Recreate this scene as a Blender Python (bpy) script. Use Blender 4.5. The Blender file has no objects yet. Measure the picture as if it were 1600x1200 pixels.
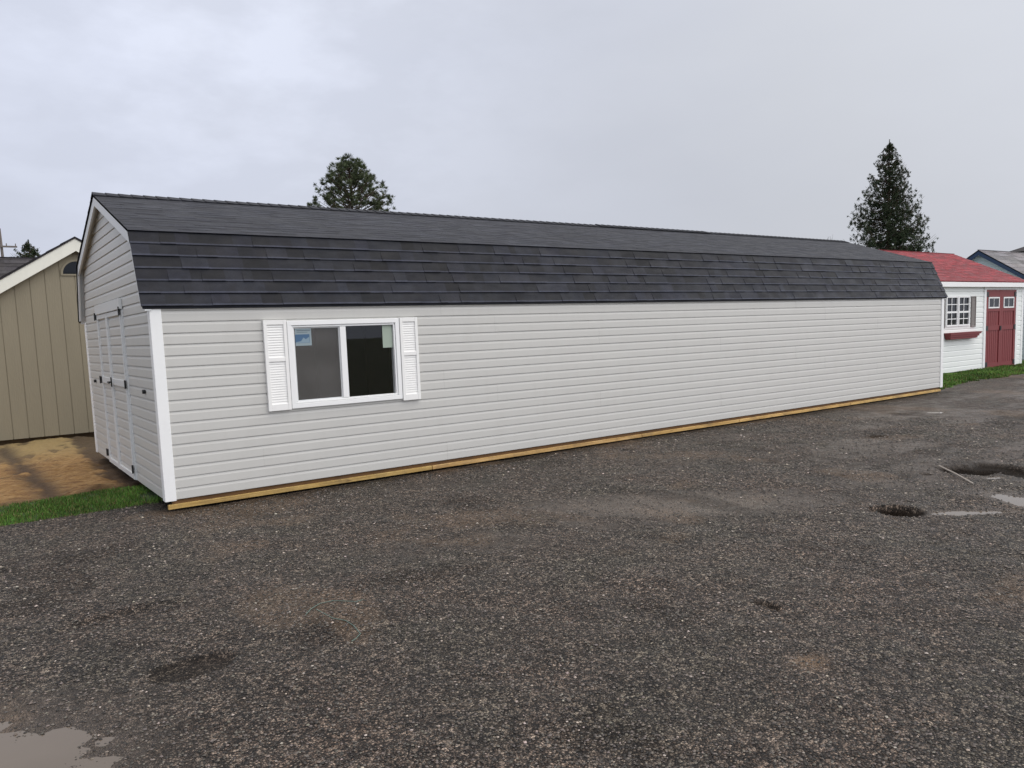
import bpy, math, random
import numpy as np
from mathutils import Matrix, Vector
random.seed(7); RNG = np.random.default_rng(11)
rad = math.radians
SC = bpy.context.scene

# ------------------------------------------------------------------ camera
CAM = Vector((-1.5872, -8.3309, 1.6955))
F_PX, YAW, PITCH, ROLL, PCY = 1206.32, rad(35.3803), rad(5.9151), rad(-2.1365), 40.869
_F = Vector((math.sin(YAW) * math.cos(PITCH), math.cos(YAW) * math.cos(PITCH), -math.sin(PITCH)))
_R0 = Vector((math.cos(YAW), -math.sin(YAW), 0)); _U0 = _R0.cross(_F)
_R = _R0 * math.cos(ROLL) + _U0 * math.sin(ROLL)
_U = -_R0 * math.sin(ROLL) + _U0 * math.cos(ROLL)
cd = bpy.data.cameras.new('camera'); cam = bpy.data.objects.new('camera', cd); SC.collection.objects.link(cam)
cd.sensor_width = 36; cd.lens = 36 * F_PX / 1600; cd.shift_y = PCY / 1600; cd.clip_start = 0.05; cd.clip_end = 2000
cam.matrix_world = Matrix(((_R.x, _U.x, -_F.x, CAM.x), (_R.y, _U.y, -_F.y, CAM.y), (_R.z, _U.z, -_F.z, CAM.z), (0, 0, 0, 1)))
SC.camera = cam

# ------------------------------------------------------------------ node helper
class NT:
    def __init__(s, tree): s.t = tree; s.n = tree.nodes; s.l = tree.links
    def node(s, kind, **kw):
        nd = s.n.new(kind)
        for k, v in kw.items(): setattr(nd, k, v)
        return nd
    def put(s, sock, v):
        if isinstance(v, bpy.types.NodeSocket): s.l.new(v, sock)
        elif v is not None: sock.default_value = v
    def math(s, op, a, b=None, c=None, clamp=False):
        nd = s.node('ShaderNodeMath', operation=op, use_clamp=clamp)
        for i, v in enumerate((a, b, c)):
            if v is not None: s.put(nd.inputs[i], v)
        return nd.outputs[0]
    def mix(s, f, a, b, mode='MIX'):
        nd = s.node('ShaderNodeMix', data_type='RGBA', blend_type=mode)
        s.put(nd.inputs[0], f); s.put(nd.inputs[6], col4(a)); s.put(nd.inputs[7], col4(b)); return nd.outputs[2]
    def maprange(s, v, a, b, c, d, clamp=True):
        nd = s.node('ShaderNodeMapRange', clamp=clamp)
        for i, q in enumerate((v, a, b, c, d)): s.put(nd.inputs[i], q)
        return nd.outputs[0]
    def noise(s, vec, scale, detail=3, rough=.55, dim='3D'):
        nd = s.node('ShaderNodeTexNoise', noise_dimensions=dim)
        s.put(nd.inputs['Vector'], vec); nd.inputs['Scale'].default_value = scale
        nd.inputs['Detail'].default_value = detail; nd.inputs['Roughness'].default_value = rough
        return nd.outputs['Fac']
    def vor(s, vec, scale, dim='2D', feature='F1'):
        nd = s.node('ShaderNodeTexVoronoi', voronoi_dimensions=dim, feature=feature)
        s.put(nd.inputs['Vector'], vec); nd.inputs['Scale'].default_value = scale
        return nd
    def ramp(s, f, stops, interp='LINEAR'):
        nd = s.node('ShaderNodeValToRGB'); nd.color_ramp.interpolation = interp
        el = nd.color_ramp.elements
        while len(el) < len(stops): el.new(.5)
        for e, (p, c) in zip(el, stops): e.position = p; e.color = col4(c)
        s.put(nd.inputs[0], f); return nd.outputs[0]
    def mapping(s, vec, scale):
        nd = s.node('ShaderNodeMapping'); s.put(nd.inputs[0], vec); nd.inputs['Scale'].default_value = scale
        return nd.outputs[0]
def col4(c):
    if isinstance(c, bpy.types.NodeSocket): return c
    if isinstance(c, (int, float)): return (c, c, c, 1)
    return tuple(c) if len(c) == 4 else (*c, 1)

# ------------------------------------------------------------------ world (overcast) and soft sun
SUN_EL, SUN_DIR = rad(44), Vector((0.62, -0.78, 0)).normalized()
W = bpy.data.worlds.new('World'); SC.world = W; W.use_nodes = True
w = NT(W.node_tree); w.n.clear()
sky = w.node('ShaderNodeTexSky', sky_type='NISHITA'); sky.sun_disc = False
sky.sun_elevation = SUN_EL; sky.sun_rotation = math.atan2(SUN_DIR.x, SUN_DIR.y); sky.dust_density = 4
tc = w.node('ShaderNodeTexCoord').outputs['Generated']
sep = w.node('ShaderNodeSeparateXYZ'); w.put(sep.inputs[0], tc); dz = sep.outputs[2]
def dotdir(v):
    nd = w.node('ShaderNodeVectorMath', operation='DOT_PRODUCT'); w.put(nd.inputs[0], tc); nd.inputs[1].default_value = tuple(v)
    return nd.outputs['Value']
def pixdir(x, y): return (_F + _R * ((x - 800) / F_PX) - _U * ((y - 600 - PCY) / F_PX)).normalized()
stretch = w.mapping(tc, (1, 1, 2.2))
n1 = w.noise(stretch, 2.2, 5, .5); n2 = w.noise(stretch, 6.5, 5, .55)
cl = w.math('ADD', w.math('MULTIPLY', n1, .11), w.math('MULTIPLY', n2, .045))
cl = w.math('ADD', cl, .915)
p1 = w.math('POWER', w.math('MAXIMUM', dotdir(pixdir(330, 0)), 0), 22)
p2 = w.math('POWER', w.math('MAXIMUM', dotdir(pixdir(1700, 60)), 0), 4)
front = w.maprange(dotdir((SUN_DIR.x * .7, SUN_DIR.y * .7, .7)), .1, 1, 0, 1)
g = w.math('ADD', w.math('MULTIPLY', cl, .63), w.math('MULTIPLY', p1, w.math('ADD', .07, w.math('MULTIPLY', w.maprange(n2, .42, .62, 0, 1), .09))))
g = w.math('SUBTRACT', g, w.math('MULTIPLY', p2, .04))
g = w.math('ADD', g, w.math('MULTIPLY', front, .25))
g = w.math('SUBTRACT', g, w.maprange(dz, 0, .30, .05, 0))
g = w.math('ADD', g, w.maprange(dz, .55, 1, 0, .85))
tint = w.mix(w.maprange(w.math('ADD', w.math('MULTIPLY', p2, .7), w.math('MULTIPLY', n1, .5)), .3, .85, 0, 1), (.945, 1.0, 1.17), (.965, 1.0, 1.09))
tint = w.mix(w.maprange(dz, .5, .85, 0, 1), tint, (1.06, 1.0, .95))
overcast = w.mix(1.0, tint, w.math('MULTIPLY', g, 10.0), 'MULTIPLY')
allsky = w.mix(.97, sky.outputs[0], overcast)
bg = w.node('ShaderNodeBackground'); w.put(bg.inputs[0], allsky); bg.inputs[1].default_value = .1
wo = w.node('ShaderNodeOutputWorld'); w.l.new(bg.outputs[0], wo.inputs[0])
sl = bpy.data.lights.new('sun', 'SUN'); sl.energy = 1.6; sl.angle = rad(85); sl.color = (1, .955, .88)
so = bpy.data.objects.new('sun', sl); SC.collection.objects.link(so)
sv = Vector((SUN_DIR.x * math.cos(SUN_EL), SUN_DIR.y * math.cos(SUN_EL), math.sin(SUN_EL)))
so.rotation_euler = sv.to_track_quat('Z', 'Y').to_euler()
SC.view_settings.view_transform = 'Standard'; SC.view_settings.look = 'None'
SC.view_settings.exposure = .10; SC.view_settings.gamma = 1
SC.cycles.max_bounces = 6

# ------------------------------------------------------------------ materials
def material(name):
    m = bpy.data.materials.new(name); m.use_nodes = True
    t = NT(m.node_tree); t.n.clear()
    b = t.node('ShaderNodeBsdfPrincipled'); o = t.node('ShaderNodeOutputMaterial'); t.l.new(b.outputs[0], o.inputs[0])
    return m, t, b
def objco(t): return t.node('ShaderNodeTexCoord').outputs['Object']
def bump(t, b, h, strength, dist):
    nd = t.node('ShaderNodeBump'); nd.inputs['Strength'].default_value = strength; nd.inputs['Distance'].default_value = dist
    t.put(nd.inputs['Height'], h); t.l.new(nd.outputs[0], b.inputs['Normal'])
def painted(name, c, rough=.5, var=.08, nscale=1.2, grain=0, stretch=(1, 1, 1), dirt=0, spec=.5):
    m, t, b = material(name); co = t.mapping(objco(t), stretch)
    f = t.noise(co, nscale, 4); f2 = t.noise(co, nscale * 14, 3)
    k = t.math('ADD', 1 - var, t.math('MULTIPLY', t.math('ADD', t.math('MULTIPLY', f, 1.4), t.math('MULTIPLY', f2, .6)), var))
    c1 = t.mix(1.0, c, k, 'MULTIPLY')
    if dirt:
        d = t.maprange(t.noise(t.mapping(objco(t), (3, 3, 1)), 2.3, 6, .65), .48, .72, 0, dirt)
        c1 = t.mix(d, c1, (.22, .19, .15))
    t.put(b.inputs['Base Color'], c1); b.inputs['Roughness'].default_value = rough
    b.inputs['Specular IOR Level'].default_value = spec
    if grain: bump(t, b, f2, grain, .01)
    elif name == 'grey_vinyl': bump(t, b, t.noise(t.mapping(objco(t), (1.5, 1.5, 5)), 1.6, 2), .25, .02)
    return m
M = {}
M['vinyl'] = painted('grey_vinyl', (.555, .552, .528), .42, .05, .5, .12, (.25, 1, 1), .05)
M['white_trim'] = painted('white_trim', (.90, .91, .91), .4, .03, 1.5, 0, (1, 1, 1), .03)
M['shutter'] = painted('shutter_plastic', (.90, .90, .885), .5, .04, 3)
M['fascia'] = painted('grey_fascia', (.68, .70, .71), .4, .05, 1.5)
M['black_iron'] = painted('black_iron', (.012, .012, .014), .45, .2, 5)
M['beige'] = painted('beige_board', (.26, .23, .165), .75, .14, 1.1, .3, (3, 3, .6), .12)
M['cream'] = painted('cream_fascia', (.80, .80, .72), .55, .06, 1.4, .1, (1, 1, 1), .08)
M['white_siding'] = painted('white_siding', (.86, .89, .87), .45, .04, .8)
M['red_paint'] = painted('dark_red_paint', (.20, .030, .034), .6, .15, 2, .15, (2, 2, .7))
M['shutter_grey'] = painted('brown_grey_paint', (.20, .18, .17), .6, .1, 3)
M['sage'] = painted('sage_siding', (.42, .46, .43), .5, .06, 1)
M['ice'] = painted('pale_blue_siding', (.48, .56, .58), .5, .06, 1)
M['navy'] = painted('navy_trim', (.012, .035, .085), .4, .1, 2)
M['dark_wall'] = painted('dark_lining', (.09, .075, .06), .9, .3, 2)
M['ply'] = painted('plywood_lining', (.20, .15, .10), .8, .3, 2, 0, (1, 1, .3))
M['weathered'] = painted('weathered_pole', (.16, .14, .13), .8, .2, 4)
M['twine'] = painted('green_twine', (.11, .17, .145), .6, .2, 30)
M['stick'] = painted('pale_stick', (.30, .27, .24), .7, .2, 30)
M['bark'] = painted('bark', (.09, .065, .045), .9, .4, 6, .6, (1, 1, .3))

def timber():
    m, t, b = material('treated_timber'); co = objco(t)
    f = t.noise(t.mapping(co, (.9, 6, 30)), 3, 5, .6); k = t.noise(t.mapping(co, (1, 1, 1)), 1.3, 3)
    c = t.ramp(f, [(.3, (.36, .22, .075)), (.5, (.56, .37, .14)), (.7, (.70, .50, .24))])
    c = t.mix(t.maprange(t.noise(t.mapping(co, (1, 1, 1)), 3.2, 5, .7), .45, .68, 0, .7), c, (.25, .17, .085))
    a = t.node('ShaderNodeAttribute'); a.attribute_name = 'tone'; c = t.mix(1, c, a.outputs['Color'], 'MULTIPLY')
    kn = t.vor(t.mapping(co, (2.2, 2.2, 14)), 1.0, '3D').outputs['Distance']
    c = t.mix(t.maprange(kn, .05, .12, .8, 0), c, (.12, .06, .02))
    t.put(b.inputs['Base Color'], c); b.inputs['Roughness'].default_value = .7; bump(t, b, f, .3, .005)
    return m
M['timber'] = timber()
def shingle(name, base, rough=.82):
    m, t, b = material(name); co = objco(t)
    a = t.node('ShaderNodeAttribute'); a.attribute_name = 'tone'
    gr = t.noise(co, 260, 2); mid = t.noise(co, 9, 4, .6); big = t.noise(t.mapping(co, (.5, 1, 1)), .9, 3)
    k = t.math('MULTIPLY', t.maprange(gr, .3, .7, .55, 1.5), t.maprange(mid, .3, .7, .75, 1.25))
    k = t.math('MULTIPLY', k, t.maprange(big, .3, .7, .88, 1.12))
    c = t.mix(1, t.mix(1, base, a.outputs['Color'], 'MULTIPLY'), k, 'MULTIPLY')
    t.put(b.inputs['Base Color'], c); bump(t, b, gr, .5, .003)
    t.put(b.inputs['Roughness'], t.maprange(t.noise(t.mapping(co, (.6, 1.6, 1.6)), 5, 4, .6), .35, .65, rough - .34, rough - .18)); b.inputs['Specular IOR Level'].default_value = .20
    return m
M['shingle'] = shingle('charcoal_shingle', (.0105, .0122, .0185))
M['red_shingle'] = shingle('red_shingle', (.20, .020, .027))
M['grey_shingle'] = shingle('grey_shingle', (.13, .125, .13))
M['black_shingle'] = shingle('black_shingle', (.03, .028, .032))

def glass(name='window_glass'):
    m, t, b = material(name)
    b.inputs['Base Color'].default_value = (.92, .94, .95, 1); b.inputs['Transmission Weight'].default_value = 1
    b.inputs['Roughness'].default_value = 0; b.inputs['IOR'].default_value = 1.38
    return m
M['glass'] = glass()
def glossy_dark():
    m, t, b = material('dark_glass'); b.inputs['Base Color'].default_value = (.01, .012, .016, 1)
    b.inputs['Roughness'].default_value = .06; b.inputs['IOR'].default_value = 1.35; return m
M['dark_glass'] = glossy_dark()
def screen():
    m, t, b = material('insect_mesh'); co = objco(t)
    b.inputs['Base Color'].default_value = (.15, .145, .14, 1); b.inputs['Roughness'].default_value = .8
    tr = t.node('ShaderNodeBsdfTransparent'); mx = t.node('ShaderNodeMixShader')
    t.put(mx.inputs[0], t.maprange(t.noise(co, 2.5, 3), .3, .7, .45, .62))
    t.l.new(tr.outputs[0], mx.inputs[1]); t.l.new(b.outputs[0], mx.inputs[2])
    out = [n for n in t.n if n.type == 'OUTPUT_MATERIAL'][0]; t.l.new(mx.outputs[0], out.inputs[0]); return m
M['screen'] = screen()
def tone_mat(name, base, rough=.8, spec=.5, sss=0):
    m, t, b = material(name); a = t.node('ShaderNodeAttribute'); a.attribute_name = 'tone'
    t.put(b.inputs['Base Color'], t.mix(1, base, a.outputs['Color'], 'MULTIPLY')); b.inputs['Roughness'].default_value = rough
    b.inputs['Specular IOR Level'].default_value = spec
    return m
M['stone'] = tone_mat('loose_stone', (1, 1, 1), .6)
M['grass'] = tone_mat('grass_blade', (1, 1, 1), .65, .25)
M['pine'] = tone_mat('pine_needles', (.078, .098, .050), .7, .2)
M['spruce'] = tone_mat('spruce_needles', (.040, .058, .030), .7, .2)
M['twig'] = tone_mat('twig', (.12, .10, .09), .9, .2)
M['print'] = tone_mat('printed_label', (1, 1, 1), .4)

def gravel():
    m, t, b = material('wet_gravel'); co = objco(t)
    wob = t.node('ShaderNodeTexNoise'); t.put(wob.inputs['Vector'], co); wob.inputs['Scale'].default_value = 40
    cw = t.node('ShaderNodeVectorMath', operation='MULTIPLY_ADD'); t.put(cw.inputs[0], wob.outputs['Color']); cw.inputs[1].default_value = (.005, .005, .0); t.put(cw.inputs[2], co)
    co2 = cw.outputs[0]
    v1 = t.vor(co2, 92); v2 = t.vor(co2, 52); v3 = t.vor(co2, 210)
    def rnd(v):
        s = t.node('ShaderNodeSeparateColor'); t.put(s.inputs[0], v.outputs['Color']); return s.outputs[0]
    st = [(0, (.006, .0044, .0034)), (.35, (.027, .0198, .015)), (.62, (.070, .0535, .042)), (.86, (.165, .130, .106)), (1, (.44, .37, .31))]
    c1 = t.ramp(rnd(v1), st); c2 = t.ramp(rnd(v2), st); c3 = t.ramp(rnd(v3), st)
    sel = t.maprange(t.noise(co, 21, 3), .56, .62, 0, .8)
    c = t.mix(sel, c1, c3); c = t.mix(t.maprange(rnd(v2), .84, .88, 0, .8), c, c2)
    v4 = t.vor(co, 24); c = t.mix(1, c, t.maprange(rnd(v4), 0, 1, .72, 1.28), 'MULTIPLY')
    gap = t.maprange(v1.outputs['Distance'], .25, .60, 1, .25); c = t.mix(1, c, gap, 'MULTIPLY')
    big = t.noise(co, .55, 5, .6); mid = t.noise(co, 3.2, 5, .65); fine = t.noise(co, 11, 4, .6)
    k = t.math('MULTIPLY', t.maprange(big, .3, .7, .80, 1.2), t.math('MULTIPLY', t.maprange(mid, .28, .72, .66, 1.30), t.maprange(fine, .3, .7, .75, 1.25)))
    c = t.mix(1, c, k, 'MULTIPLY')
    tintn = t.noise(co, 1.1, 4, .6)
    c = t.mix(1, c, t.ramp(tintn, [(.36, (.95, 1.0, .93)), (.5, (1, .965, .92)), (.66, (1.06, .96, .89))]), 'MULTIPLY')
    am = t.node('ShaderNodeAttribute'); am.attribute_name = 'mud'
    s = t.node('ShaderNodeSeparateColor'); t.put(s.inputs[0], am.outputs['Color'])
    mud, wet, sand = s.outputs[0], s.outputs[1], s.outputs[2]
    t.put(b.inputs['Specular IOR Level'], t.math('SUBTRACT', .38, t.math('MULTIPLY', mud, .37)))
    mudc = t.mix(t.noise(co, 30, 4), (.006, .005, .004), (.022, .017, .014))
    c = t.mix(t.math('MULTIPLY', t.math('MULTIPLY', wet, t.math('SUBTRACT', 1, wet)), 1.6), c, (.03, .023, .018))
    silt_sheen = t.mix(t.noise(co, 24, 4), (.135, .11, .09), (.215, .18, .15))
    c = t.mix(t.math('MULTIPLY', wet, .55), c, silt_sheen)  # damp ground lightened: wet sheen painted in along with the silt colour
    c = t.mix(t.math('MULTIPLY', mud, .95), c, mudc)
    c = t.mix(t.math('MULTIPLY', sand, .85), c, (.25, .165, .10))
    t.put(b.inputs['Base Color'], c)
    r = t.maprange(t.noise(co, 5, 5, .6), .35, .65, .42, .75)
    t.put(b.inputs['Roughness'], t.math('SUBTRACT', r, t.math('MULTIPLY', t.math('MULTIPLY', wet, t.math('SUBTRACT', 1, mud)), .26)))
    h = t.math('ADD', t.math('SUBTRACT', 1, v1.outputs['Distance']), t.math('MULTIPLY', t.math('SUBTRACT', 1, v2.outputs['Distance']), .8))
    h = t.math('ADD', h, t.math('MULTIPLY', rnd(v1), .6))
    bump(t, b, h, 1.0, .014)
    return m
M['gravel'] = gravel()
def soil(name, stops, sc=3, bs=.6):
    m, t, b = material(name); co = objco(t)
    f = t.math('ADD', t.math('MULTIPLY', t.noise(co, sc, 6, .65), .65), t.math('MULTIPLY', t.noise(co, sc * 9, 5, .7), .35))
    t.put(b.inputs['Base Color'], t.ramp(f, stops)); b.inputs['Roughness'].default_value = .85
    bump(t, b, t.noise(co, sc * 12, 6, .7), bs, .03); return m
M['field'] = soil('far_ground', [(.35, (.04, .05, .02)), (.5, (.06, .07, .03)), (.65, (.10, .09, .06))], .4)
M['lawn'] = soil('lawn_soil', [(.38, (.014, .03, .008)), (.5, (.03, .065, .012)), (.62, (.07, .085, .03))], 4)
def dirt():
    m, t, b = material('sandy_dirt'); co = objco(t)
    a = t.node('ShaderNodeAttribute'); a.attribute_name = 'mud'
    s = t.node('ShaderNodeSeparateColor'); t.put(s.inputs[0], a.outputs['Color'])
    st = t.mapping(co, (1.0, 3.2, 1))
    f = t.math('ADD', t.math('MULTIPLY', t.noise(st, 3.2, 6, .7), .5), t.math('MULTIPLY', t.noise(st, 14, 6, .75), .5))
    c = t.ramp(f, [(.36, (.11, .048, .014)), (.43, (.27, .135, .042)), (.50, (.42, .235, .080)), (.57, (.52, .32, .125)), (.66, (.60, .43, .22))])
    c = t.mix(t.maprange(s.outputs[1], 0, 1, 0, .8), c, (.38, .29, .13))
    c = t.mix(t.math('MULTIPLY', s.outputs[0], .85), c, t.mix(t.noise(co, 20, 4), (.02, .014, .010), (.09, .055, .035)))
    t.put(b.inputs['Base Color'], c); b.inputs['Roughness'].default_value = .75
    bump(t, b, t.noise(st, 18, 6, .75), 1.0, .05); return m
M['dirt'] = dirt()
def water():
    m, t, b = material('muddy_water'); co = objco(t)
    b.inputs['Roughness'].default_value = .04; b.inputs['IOR'].default_value = 1.33
    t.put(b.inputs['Base Color'], t.mix(t.noise(co, 1.6, 3), (.105, .086, .068), (.15, .124, .098)))
    bump(t, b, t.noise(co, 9, 2), .05, .01); return m
M['water'] = water()

# ------------------------------------------------------------------ object helpers
C = SC.collection
def meta(o, label=None, cat=None, group=None, kind=None):
    if label: o['label'] = label
    if cat: o['category'] = cat
    if group: o['group'] = group
    if kind: o['kind'] = kind
    return o
def thing(name, loc, label, cat, group=None):
    o = bpy.data.objects.new(name, None); o.location = loc; o.empty_display_size = .3; C.objects.link(o)
    return meta(o, label, cat, group)
def wloc(o):
    v = Vector((0, 0, 0))
    while o is not None: v += Vector(o.location); o = o.parent
    return v
class MB:
    def __init__(s): s.v = []; s.f = []; s.c = []
    def quad(s, a, b, c, d, col=(1, 1, 1)):
        n = len(s.v); s.v += [tuple(a), tuple(b), tuple(c), tuple(d)]; s.f.append((n, n + 1, n + 2, n + 3)); s.c.append(col)
    def poly(s, pts, col=(1, 1, 1)):
        n = len(s.v); s.v += [tuple(p) for p in pts]; s.f.append(tuple(range(n, n + len(pts)))); s.c.append(col)
    def hexa(s, p, col=(1, 1, 1)):  # p: 8 points, bottom 4 then top 4, ccw from above
        n = len(s.v); s.v += [tuple(q) for q in p]
        for f in ((3, 2, 1, 0), (4, 5, 6, 7), (0, 1, 5, 4), (1, 2, 6, 5), (2, 3, 7, 6), (3, 0, 4, 7)):
            s.f.append(tuple(n + i for i in f)); s.c.append(col)
    def box(s, x0, x1, y0, y1, z0, z1, col=(1, 1, 1)):
        s.hexa([(x0, y0, z0), (x1, y0, z0), (x1, y1, z0), (x0, y1, z0), (x0, y0, z1), (x1, y0, z1), (x1, y1, z1), (x0, y1, z1)], col)
    def prism(s, pts, axis, a, b, col=(1, 1, 1)):  # extrude 2D outline along axis ('x': pts=(y,z); 'y': pts=(x,z))
        def P(u, v, w): return (w, u, v) if axis == 'x' else ((u, w, v) if axis == 'y' else (u, v, w))
        A = [P(u, v, a) for u, v in pts]; B = [P(u, v, b) for u, v in pts]; k = len(pts)
        s.poly(A[::-1], col); s.poly(B, col)
        for i in range(k):
            j = (i + 1) % k; s.quad(A[i], A[j], B[j], B[i], col)
    def tube(s, pts, r, n=6, col=(1, 1, 1), r2=None):
        pts = [Vector(p) for p in pts]; base = len(s.v); K = len(pts)
        for i, p in enumerate(pts):
            d = (pts[min(i + 1, K - 1)] - pts[max(i - 1, 0)]).normalized()
            a = d.cross(Vector((0, 0, 1)) if abs(d.z) < .9 else Vector((1, 0, 0))).normalized(); b = d.cross(a)
            rr = r if r2 is None else r + (r2 - r) * i / max(K - 1, 1)
            for k in range(n):
                t = 2 * math.pi * k / n; s.v.append(tuple(p + (a * math.cos(t) + b * math.sin(t)) * rr))
        for i in range(K - 1):
            for k in range(n):
                k2 = (k + 1) % n
                s.f.append((base + i * n + k, base + i * n + k2, base + (i + 1) * n + k2, base + (i + 1) * n + k)); s.c.append(col)
        s.f.append(tuple(base + k for k in range(n))[::-1]); s.c.append(col)
        s.f.append(tuple(base + (K - 1) * n + k for k in range(n))); s.c.append(col)
    def build(s, name, mat, parent=None, smooth=False, bevel=0, fix=True):
        me = bpy.data.meshes.new(name); off = wloc(parent) if parent else Vector((0, 0, 0))
        o = bpy.data.objects.new(name, me)
        me.from_pydata([(a - off.x, b - off.y, c - off.z) for a, b, c in s.v], [], s.f); me.update()
        at = me.attributes.new('tone', 'FLOAT_COLOR', 'FACE')
        at.data.foreach_set('color', np.array([(*c, 1) for c in s.c], np.float32).ravel())
        me.materials.append(M[mat]); C.objects.link(o)
        if parent: o.parent = parent
        if smooth: me.shade_smooth()
        if bevel:
            bm = o.modifiers.new('bevel', 'BEVEL'); bm.width = bevel; bm.segments = 2; bm.limit_method = 'ANGLE'
        return o
def bulk(name, V, Fc, mat, tones=None, parent=None, point_col=None, smooth=False):
    """numpy mesh: V (n,3), Fc (m,k)"""
    off = wloc(parent) if parent else Vector((0, 0, 0)); V = np.asarray(V, np.float32) - np.array(off, np.float32)
    me = bpy.data.meshes.new(name); k = Fc.shape[1]
    me.vertices.add(len(V)); me.vertices.foreach_set('co', V.ravel())
    me.loops.add(Fc.size); me.loops.foreach_set('vertex_index', Fc.astype(np.int32).ravel())
    me.polygons.add(len(Fc)); me.polygons.foreach_set('loop_start', np.arange(0, Fc.size, k, dtype=np.int32))
    me.update(calc_edges=True)
    if tones is not None:
        at = me.attributes.new('tone', 'FLOAT_COLOR', 'FACE')
        at.data.foreach_set('color', np.concatenate([tones, np.ones((len(tones), 1))], 1).astype(np.float32).ravel())
    if point_col is not None:
        at = me.attributes.new('mud', 'FLOAT_COLOR', 'POINT')
        at.data.foreach_set('color', np.concatenate([point_col, np.ones((len(point_col), 1))], 1).astype(np.float32).ravel())
    me.polygons.foreach_set('use_smooth', np.full(len(Fc), smooth))
    me.materials.append(M[mat]); o = bpy.data.objects.new(name, me); C.objects.link(o)
    if parent: o.parent = parent
    return o

# ------------------------------------------------------------------ noise in numpy
_T = RNG.random((256, 256))
def vnoise(x, y):
    xi = np.floor(x).astype(int); yi = np.floor(y).astype(int); fx = x - xi; fy = y - yi
    fx = fx * fx * (3 - 2 * fx); fy = fy * fy * (3 - 2 * fy)
    g = lambda a, b: _T[a & 255, b & 255]
    return (g(xi, yi) * (1 - fx) + g(xi + 1, yi) * fx) * (1 - fy) + (g(xi, yi + 1) * (1 - fx) + g(xi + 1, yi + 1) * fx) * fy
def fbm(x, y, o=4, r=.5):
    s = 0; a = 1; t = 0
    for i in range(o):
        s = s + a * vnoise(x * 2 ** i + 17.3 * i, y * 2 ** i + 5.1 * i); t += a; a *= r
    return s / t
def sstep(a, b, x):
    t = np.clip((x - a) / (b - a), 0, 1); return t * t * (3 - 2 * t)

# ------------------------------------------------------------------ ground
# hollows: (x, y, rx, ry, angle, depth, mud, wet)
def gxy(px, py):
    d = _F + _R * ((px - 800) / F_PX) - _U * ((py - 600 - PCY) / F_PX); p = CAM + d * (-CAM.z / d.z); return p.x, p.y
def hol(p, q, hw, depth, mud, wet):   # elongated hollow between two spots of the yard
    a, b = gxy(*p), gxy(*q); return ((a[0] + b[0]) / 2, (a[1] + b[1]) / 2, math.hypot(b[0] - a[0], b[1] - a[1]) / 2 + .02, hw, math.atan2(b[1] - a[1], b[0] - a[0]), depth, mud, wet)
HOLES = [(-2.08, -4.70, .86, .74, -.15, .055, .1, .9),
         hol((1357, 794), (1446, 799), .165, .08, 1.0, 0),
         hol((1450, 799), (1578, 796), .085, .03, 0, 1.0),
         hol((1480, 726), (1556, 737), .34, .06, 1.0, 0),
         hol((1538, 745), (1568, 742), .055, .03, 0, 1.0),
         hol((1545, 766), (1680, 800), .20, .035, 0, 1.0),
         hol((1448, 643), (1482, 642), .16, .03, 0, 1.0),
         (20.9, -.50, 1.9, .30, -.08, .05, 0, 1.0),
         hol((1355, 680), (1385, 680), .09, .04, 1.0, 0),
         hol((1528, 720), (1640, 748), .22, .05, .9, 0),
         hol((1442, 738), (1450, 738), .05, .03, 1.0, 0),
         (-.72, -4.12, .24, .17, .1, .022, .55, 0),
         (-.85, -3.05, .42, .16, .1, .022, .18, 0),
         hol((1490, 832), (1522, 838), .04, .012, 0, .7),
         (14.5, -3.1, 1.4, .22, -.2, .02, 0, .8),
         hol((880, 790), (1250, 780), .42, .012, 0, .95),  # shallow damp band laid in to carry the painted sheen
         hol((1180, 935), (1215, 948), .05, .02, .7, 0),
         hol((560, 760), (760, 752), .22, .012, .12, .3)]
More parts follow.
